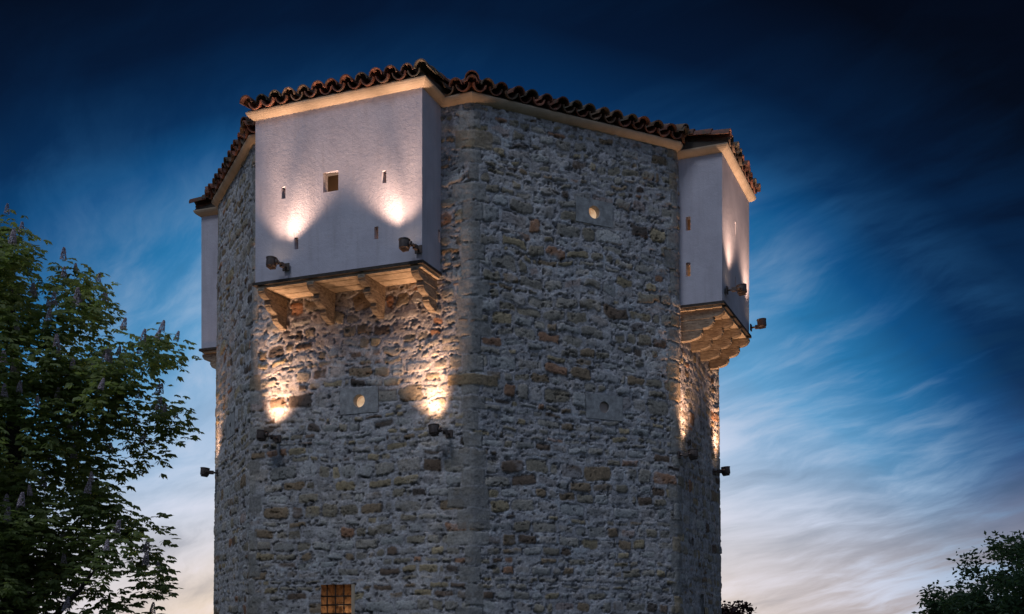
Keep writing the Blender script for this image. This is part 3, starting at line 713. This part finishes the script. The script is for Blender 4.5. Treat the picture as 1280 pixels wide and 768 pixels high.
floodlight(FL0, .2, 5.09, .24, 'small floodlight standing out from the far left edge of the stone wall', 1, 6, 0, 40, 20)

# ------------------------------------------------------------------ ground
mb = MB(); n = 48
vs = [(0, 0, 0)]; 
for r_ in (40, 160, 900, 2600): vs += [(r_ * math.cos(2 * PI * k / n), r_ * math.sin(2 * PI * k / n) + 20, -.0) for k in range(n)]
fs = [(0, 1 + k, 1 + (k + 1) % n) for k in range(n)]
for q in range(3):
    fs += [(1 + q * n + k, 1 + (q + 1) * n + k, 1 + (q + 1) * n + (k + 1) % n, 1 + q * n + (k + 1) % n) for k in range(n)]
mb.add(vs, fs); g = put('ground', mb.mesh('ground', m_ground)); g['kind'] = 'structure'
mb = MB(); a = offset_poly([tuple(p) for p in P], .15); b_ = offset_poly([tuple(p) for p in P], 1.7)
mb.add([(q.x, q.y, .004) for q in a] + [(q.x, q.y, .004) for q in b_], [(i, (i + 1) % NF, NF + (i + 1) % NF, NF + i)[::-1] for i in range(NF)])
g = put('path', mb.mesh('path', m_path)); g['kind'] = 'structure'

# ------------------------------------------------------------------ trees
def in_lobe(p, lobes, k=1.0): return min(((p[0] - l[0]) / l[3]) ** 2 + ((p[1] - l[1]) / l[4]) ** 2 + ((p[2] - l[2]) / l[5]) ** 2 for l in lobes) <= k
def tree(name, base, lobes, ntips, leaf_fn, lmat, label, cat='tree', trunk_r=.22, trunk_h=3.0, seed=1, nl=34, spread=.34, flowers=0, nlimb=14, trunk_lean=(0, 0), maxr=.05):
    rs = random.Random(seed); e = empty(name, base, label, cat)
    tips = []; vol = [l[3] * l[4] * l[5] for l in lobes]
    while len(tips) < ntips:
        l = rs.choices(lobes, vol)[0]; d = Vector((rs.gauss(0, 1), rs.gauss(0, 1), rs.gauss(0, 1))).normalized(); r_ = rs.random() ** .45
        p = Vector((l[0] + d.x * l[3] * r_, l[1] + d.y * l[4] * r_, l[2] + d.z * l[5] * r_))
        if p.z > .5 and all((p - q).length > spread * .62 for q in tips[-900:]): tips.append(p)
        elif rs.random() < .02: tips.append(p) if p.z > .5 else None
    tb = MB(); bx, by, _ = base; top = Vector((bx + trunk_lean[0], by + trunk_lean[1], trunk_h))
    tr = [Vector((bx, by, -.15)).lerp(top, k / 6) + (Vector((rs.uniform(-.05, .05), rs.uniform(-.05, .05), 0)) if 0 < k < 6 else Vector()) for k in range(7)]
    tb.tube(tr, [trunk_r * (1.35 - 1.2 * k / 6) for k in range(7)], 12)
    limbs = []; far = sorted(tips, key=lambda p: -(p - top).length); chosen = []
    for p in far:
        if len(chosen) >= nlimb: break
        if all((p - q).length > 1.25 * (lobes[0][3] / 3) for q in chosen): chosen.append(p)
    for p in chosen:
        hd = math.hypot(p.x - top.x, p.y - top.y); zz_ = min(max(p.z - hd * rs.uniform(.45, .9), 1.0), trunk_h - .1); f = zz_ / trunk_h; s_ = tr[0].lerp(top, f)
        mid_ = s_.lerp(p, .5) + Vector((rs.uniform(-.25, .25), rs.uniform(-.25, .25), rs.uniform(.05, .5)))
        pts = []
        for k in range(9):
            t_ = k / 8; q = s_ * (1 - t_) ** 2 + mid_ * 2 * t_ * (1 - t_) + p * t_ * t_
            pts.append(q + Vector((rs.uniform(-1, 1), rs.uniform(-1, 1), rs.uniform(-1, 1))) * .035)
        r0 = trunk_r * rs.uniform(.30, .45); tb.tube(pts, [r0 * (1 - .85 * k / 8) for k in range(9)], 7, False); limbs += [(q, r0 * (1 - .85 * k / 8)) for k, q in enumerate(pts) if k > 1]
    twig = []; order = sorted(tips, key=lambda p: min((p - q).length for q, _ in limbs))
    for p in order:
        q, r_ = min(limbs, key=lambda a_: (a_[0] - p).length + (.4 if a_[0].z > p.z + .1 else 0))
        mid_ = q.lerp(p, .5) + Vector((rs.uniform(-.08, .08), rs.uniform(-.08, .08), -.02 - .12 * rs.random()))
        pts = [q * (1 - t_) ** 2 + mid_ * 2 * t_ * (1 - t_) + p * t_ * t_ for t_ in (0, .25, .5, .75, 1)]
        rr = min(r_ * .6, maxr * .55); tb.tube(pts, [rr, rr * .8, rr * .6, rr * .45, .004], 5, False); limbs.append((pts[3], rr * .5)); limbs.append((pts[2], rr * .6)); twig.append((pts, p))
    put('trunk', tb.mesh('trunk', m_bark, smooth=True, off=base), e, W[e])
    V = []; F = []; T = []
    for pts, p in twig:
        clump = rs.random(); n_ = int(nl * rs.uniform(.55, 1.35))
        for _ in range(n_):
            if rs.random() < .3: c = Vector(pts[rs.choice((2, 3, 4))])
            else: c = p.copy()
            d = Vector((rs.gauss(0, 1), rs.gauss(0, 1), rs.gauss(0, .75))).normalized() * spread * rs.random() ** .6
            leaf_fn(V, F, T, c + d, (d.normalized() + (p - top).normalized() * .5), rs, clump)
    V = np.array(V, dtype=np.float32) - np.array(base, dtype=np.float32); T = np.array(T, dtype=np.float32)[:, None].repeat(3, 1)
    put('crown', np_mesh('crown', V, np.array(F), lmat, False, T), e, W[e])
    if flowers: add_flowers(e, tips, rs, flowers, top)
    return e
def palmate(V, F, T, c, d, rs, clump):
    """a horse chestnut leaf: five drooping leaflets fanned round a stalk end"""
    fa = rs.uniform(0, 2 * PI); h = Vector((math.cos(fa), math.sin(fa), 0)) * .6 + Vector((d.x, d.y, 0)) ; h.z = 0
    if h.length < .01: h = Vector((1, 0, 0))
    h.normalize(); s_ = Vector((-h.y, h.x, 0)); L = rs.uniform(.085, .14); dr = rs.uniform(.0, 1.0); Z_ = Vector((0, 0, 1)); nz = Vector((rs.gauss(0, .55), rs.gauss(-.35, .55), 1)).normalized(); tint = min(1, max(0, clump * .5 + rs.random() * .5))
    for a in (-1.5, -.75, 0, .75, 1.5):
        dirn = h * math.cos(a) + s_ * math.sin(a); l = L * (1 - .16 * abs(a)); w = dirn.cross(Vector((0, 0, 1))).normalized() * l * .25
        dirn = (dirn - Z_ * dr * .75).normalized(); w = dirn.cross(nz).normalized() * l * .25; m1 = c + dirn * l * .62; tp = c + dirn * l - Z_ * l * .2 * dr
        b_ = len(V); V += [tuple(c), tuple(m1 + w), tuple(tp), tuple(m1 - w)]; F.append((b_, b_ + 1, b_ + 2, b_ + 3)); T += [tint] * 4
def narrowleaf(V, F, T, c, d, rs, clump, sz=.10, wd=.22):
    a = Vector((rs.gauss(0, 1), rs.gauss(0, 1), rs.gauss(0, .5) - .25)).normalized(); w = a.orthogonal().normalized()
    w = (Matrix.Rotation(rs.uniform(0, 6.28), 3, a) @ w) ; L = sz * rs.uniform(.7, 1.3); tint = min(1, clump * .5 + rs.random() * .5)
    b_ = len(V); V += [tuple(c), tuple(c + a * L * .5 + w * L * wd), tuple(c + a * L), tuple(c + a * L * .5 - w * L * wd)]; F.append((b_, b_ + 1, b_ + 2, b_ + 3)); T += [tint] * 4
def flower_mesh(seed):
    r = random.Random(seed); V = []; F = []; T = []
    for k in range(210):
        z = r.random(); rad = .046 * (1 - z) ** .6 + .006; a = r.uniform(0, 2 * PI); c = Vector((math.cos(a) * rad, math.sin(a) * rad, z * .21))
        for q in range(2):
            x = Vector((r.gauss(0, 1), r.gauss(0, 1), r.gauss(0, 1))).normalized(); y = x.orthogonal().normalized(); s_ = .0125
            b_ = len(V); V += [tuple(c + x * s_), tuple(c + y * s_), tuple(c - x * s_), tuple(c - y * s_)]; F.append((b_, b_ + 1, b_ + 2, b_ + 3))
    return np_mesh('flower_spike', V, F, m_flower, False)
FM = [flower_mesh(k) for k in range(4)]
def add_flowers(e, tips, rs, n, top):
    cand = sorted(tips, key=lambda p: -(p.x * 1.0 - abs(p.y - 15) * .15 + p.z * .25 - (p.y > 16.5) * 1.0 + rs.random() * 2.6))[:n]
    for p in cand:
        o = p + Vector((rs.uniform(-.12, .12), -.05 - rs.random() * .15, .06 + rs.random() * .14))
        lean = Vector(((p.x - top.x) * .10 + rs.uniform(-.12, .12), rs.uniform(-.2, .1), 1)).normalized()
        m = Matrix.Translation(o) @ lean.to_track_quat('Z', 'Y').to_matrix().to_4x4() @ Matrix.Scale(rs.uniform(.6, .95), 4)
        put('flower_spike', rs.choice(FM), e, m)
tree('horse_chestnut_tree', (-7.15, 16.2, 0), [(-8.5, 16, 4.95, 3.1, 2.7, 2.85), (-5.6, 15.6, 5.2, 1.45, 1.4, 1.35), (-6.3, 15.6, 2.6, 1.75, 1.5, 1.35), (-8.0, 15.8, 2.7, 2.2, 1.8, 1.5)],
     740, palmate, m_leaf, 'large horse chestnut tree with pale upright blossom spikes at the left edge', trunk_r=.20, trunk_h=6.7, seed=5, nl=44, spread=.33, flowers=100, nlimb=24, trunk_lean=(-.1, 0))
tree('leafy_tree', (9.9, 20, 0), [(10.2, 20, 1.75, 2.75, 2.2, 1.95), (8.6, 19.6, 1.3, 1.45, 1.4, 1.0)], 420, lambda *a: narrowleaf(*a), m_leaf2,
     'small dense green tree with narrow leaves in the bottom right corner', trunk_r=.12, trunk_h=2.4, seed=9, nl=190, spread=.30, nlimb=18, maxr=.03)
tree('dark_red_tree', (11.8, 60, 0), [(11.6, 60, 2.4, 1.45, 1.5, 1.35), (12.4, 60, 2.0, 1.0, 1.0, 1.1)], 90, lambda *a: narrowleaf(*a, sz=.22, wd=.4), m_leaf3,
     'tiny dark reddish treetop far away beside the right foot of the tower', trunk_r=.15, trunk_h=1.6, seed=13, nl=40, spread=.38, nlimb=8)
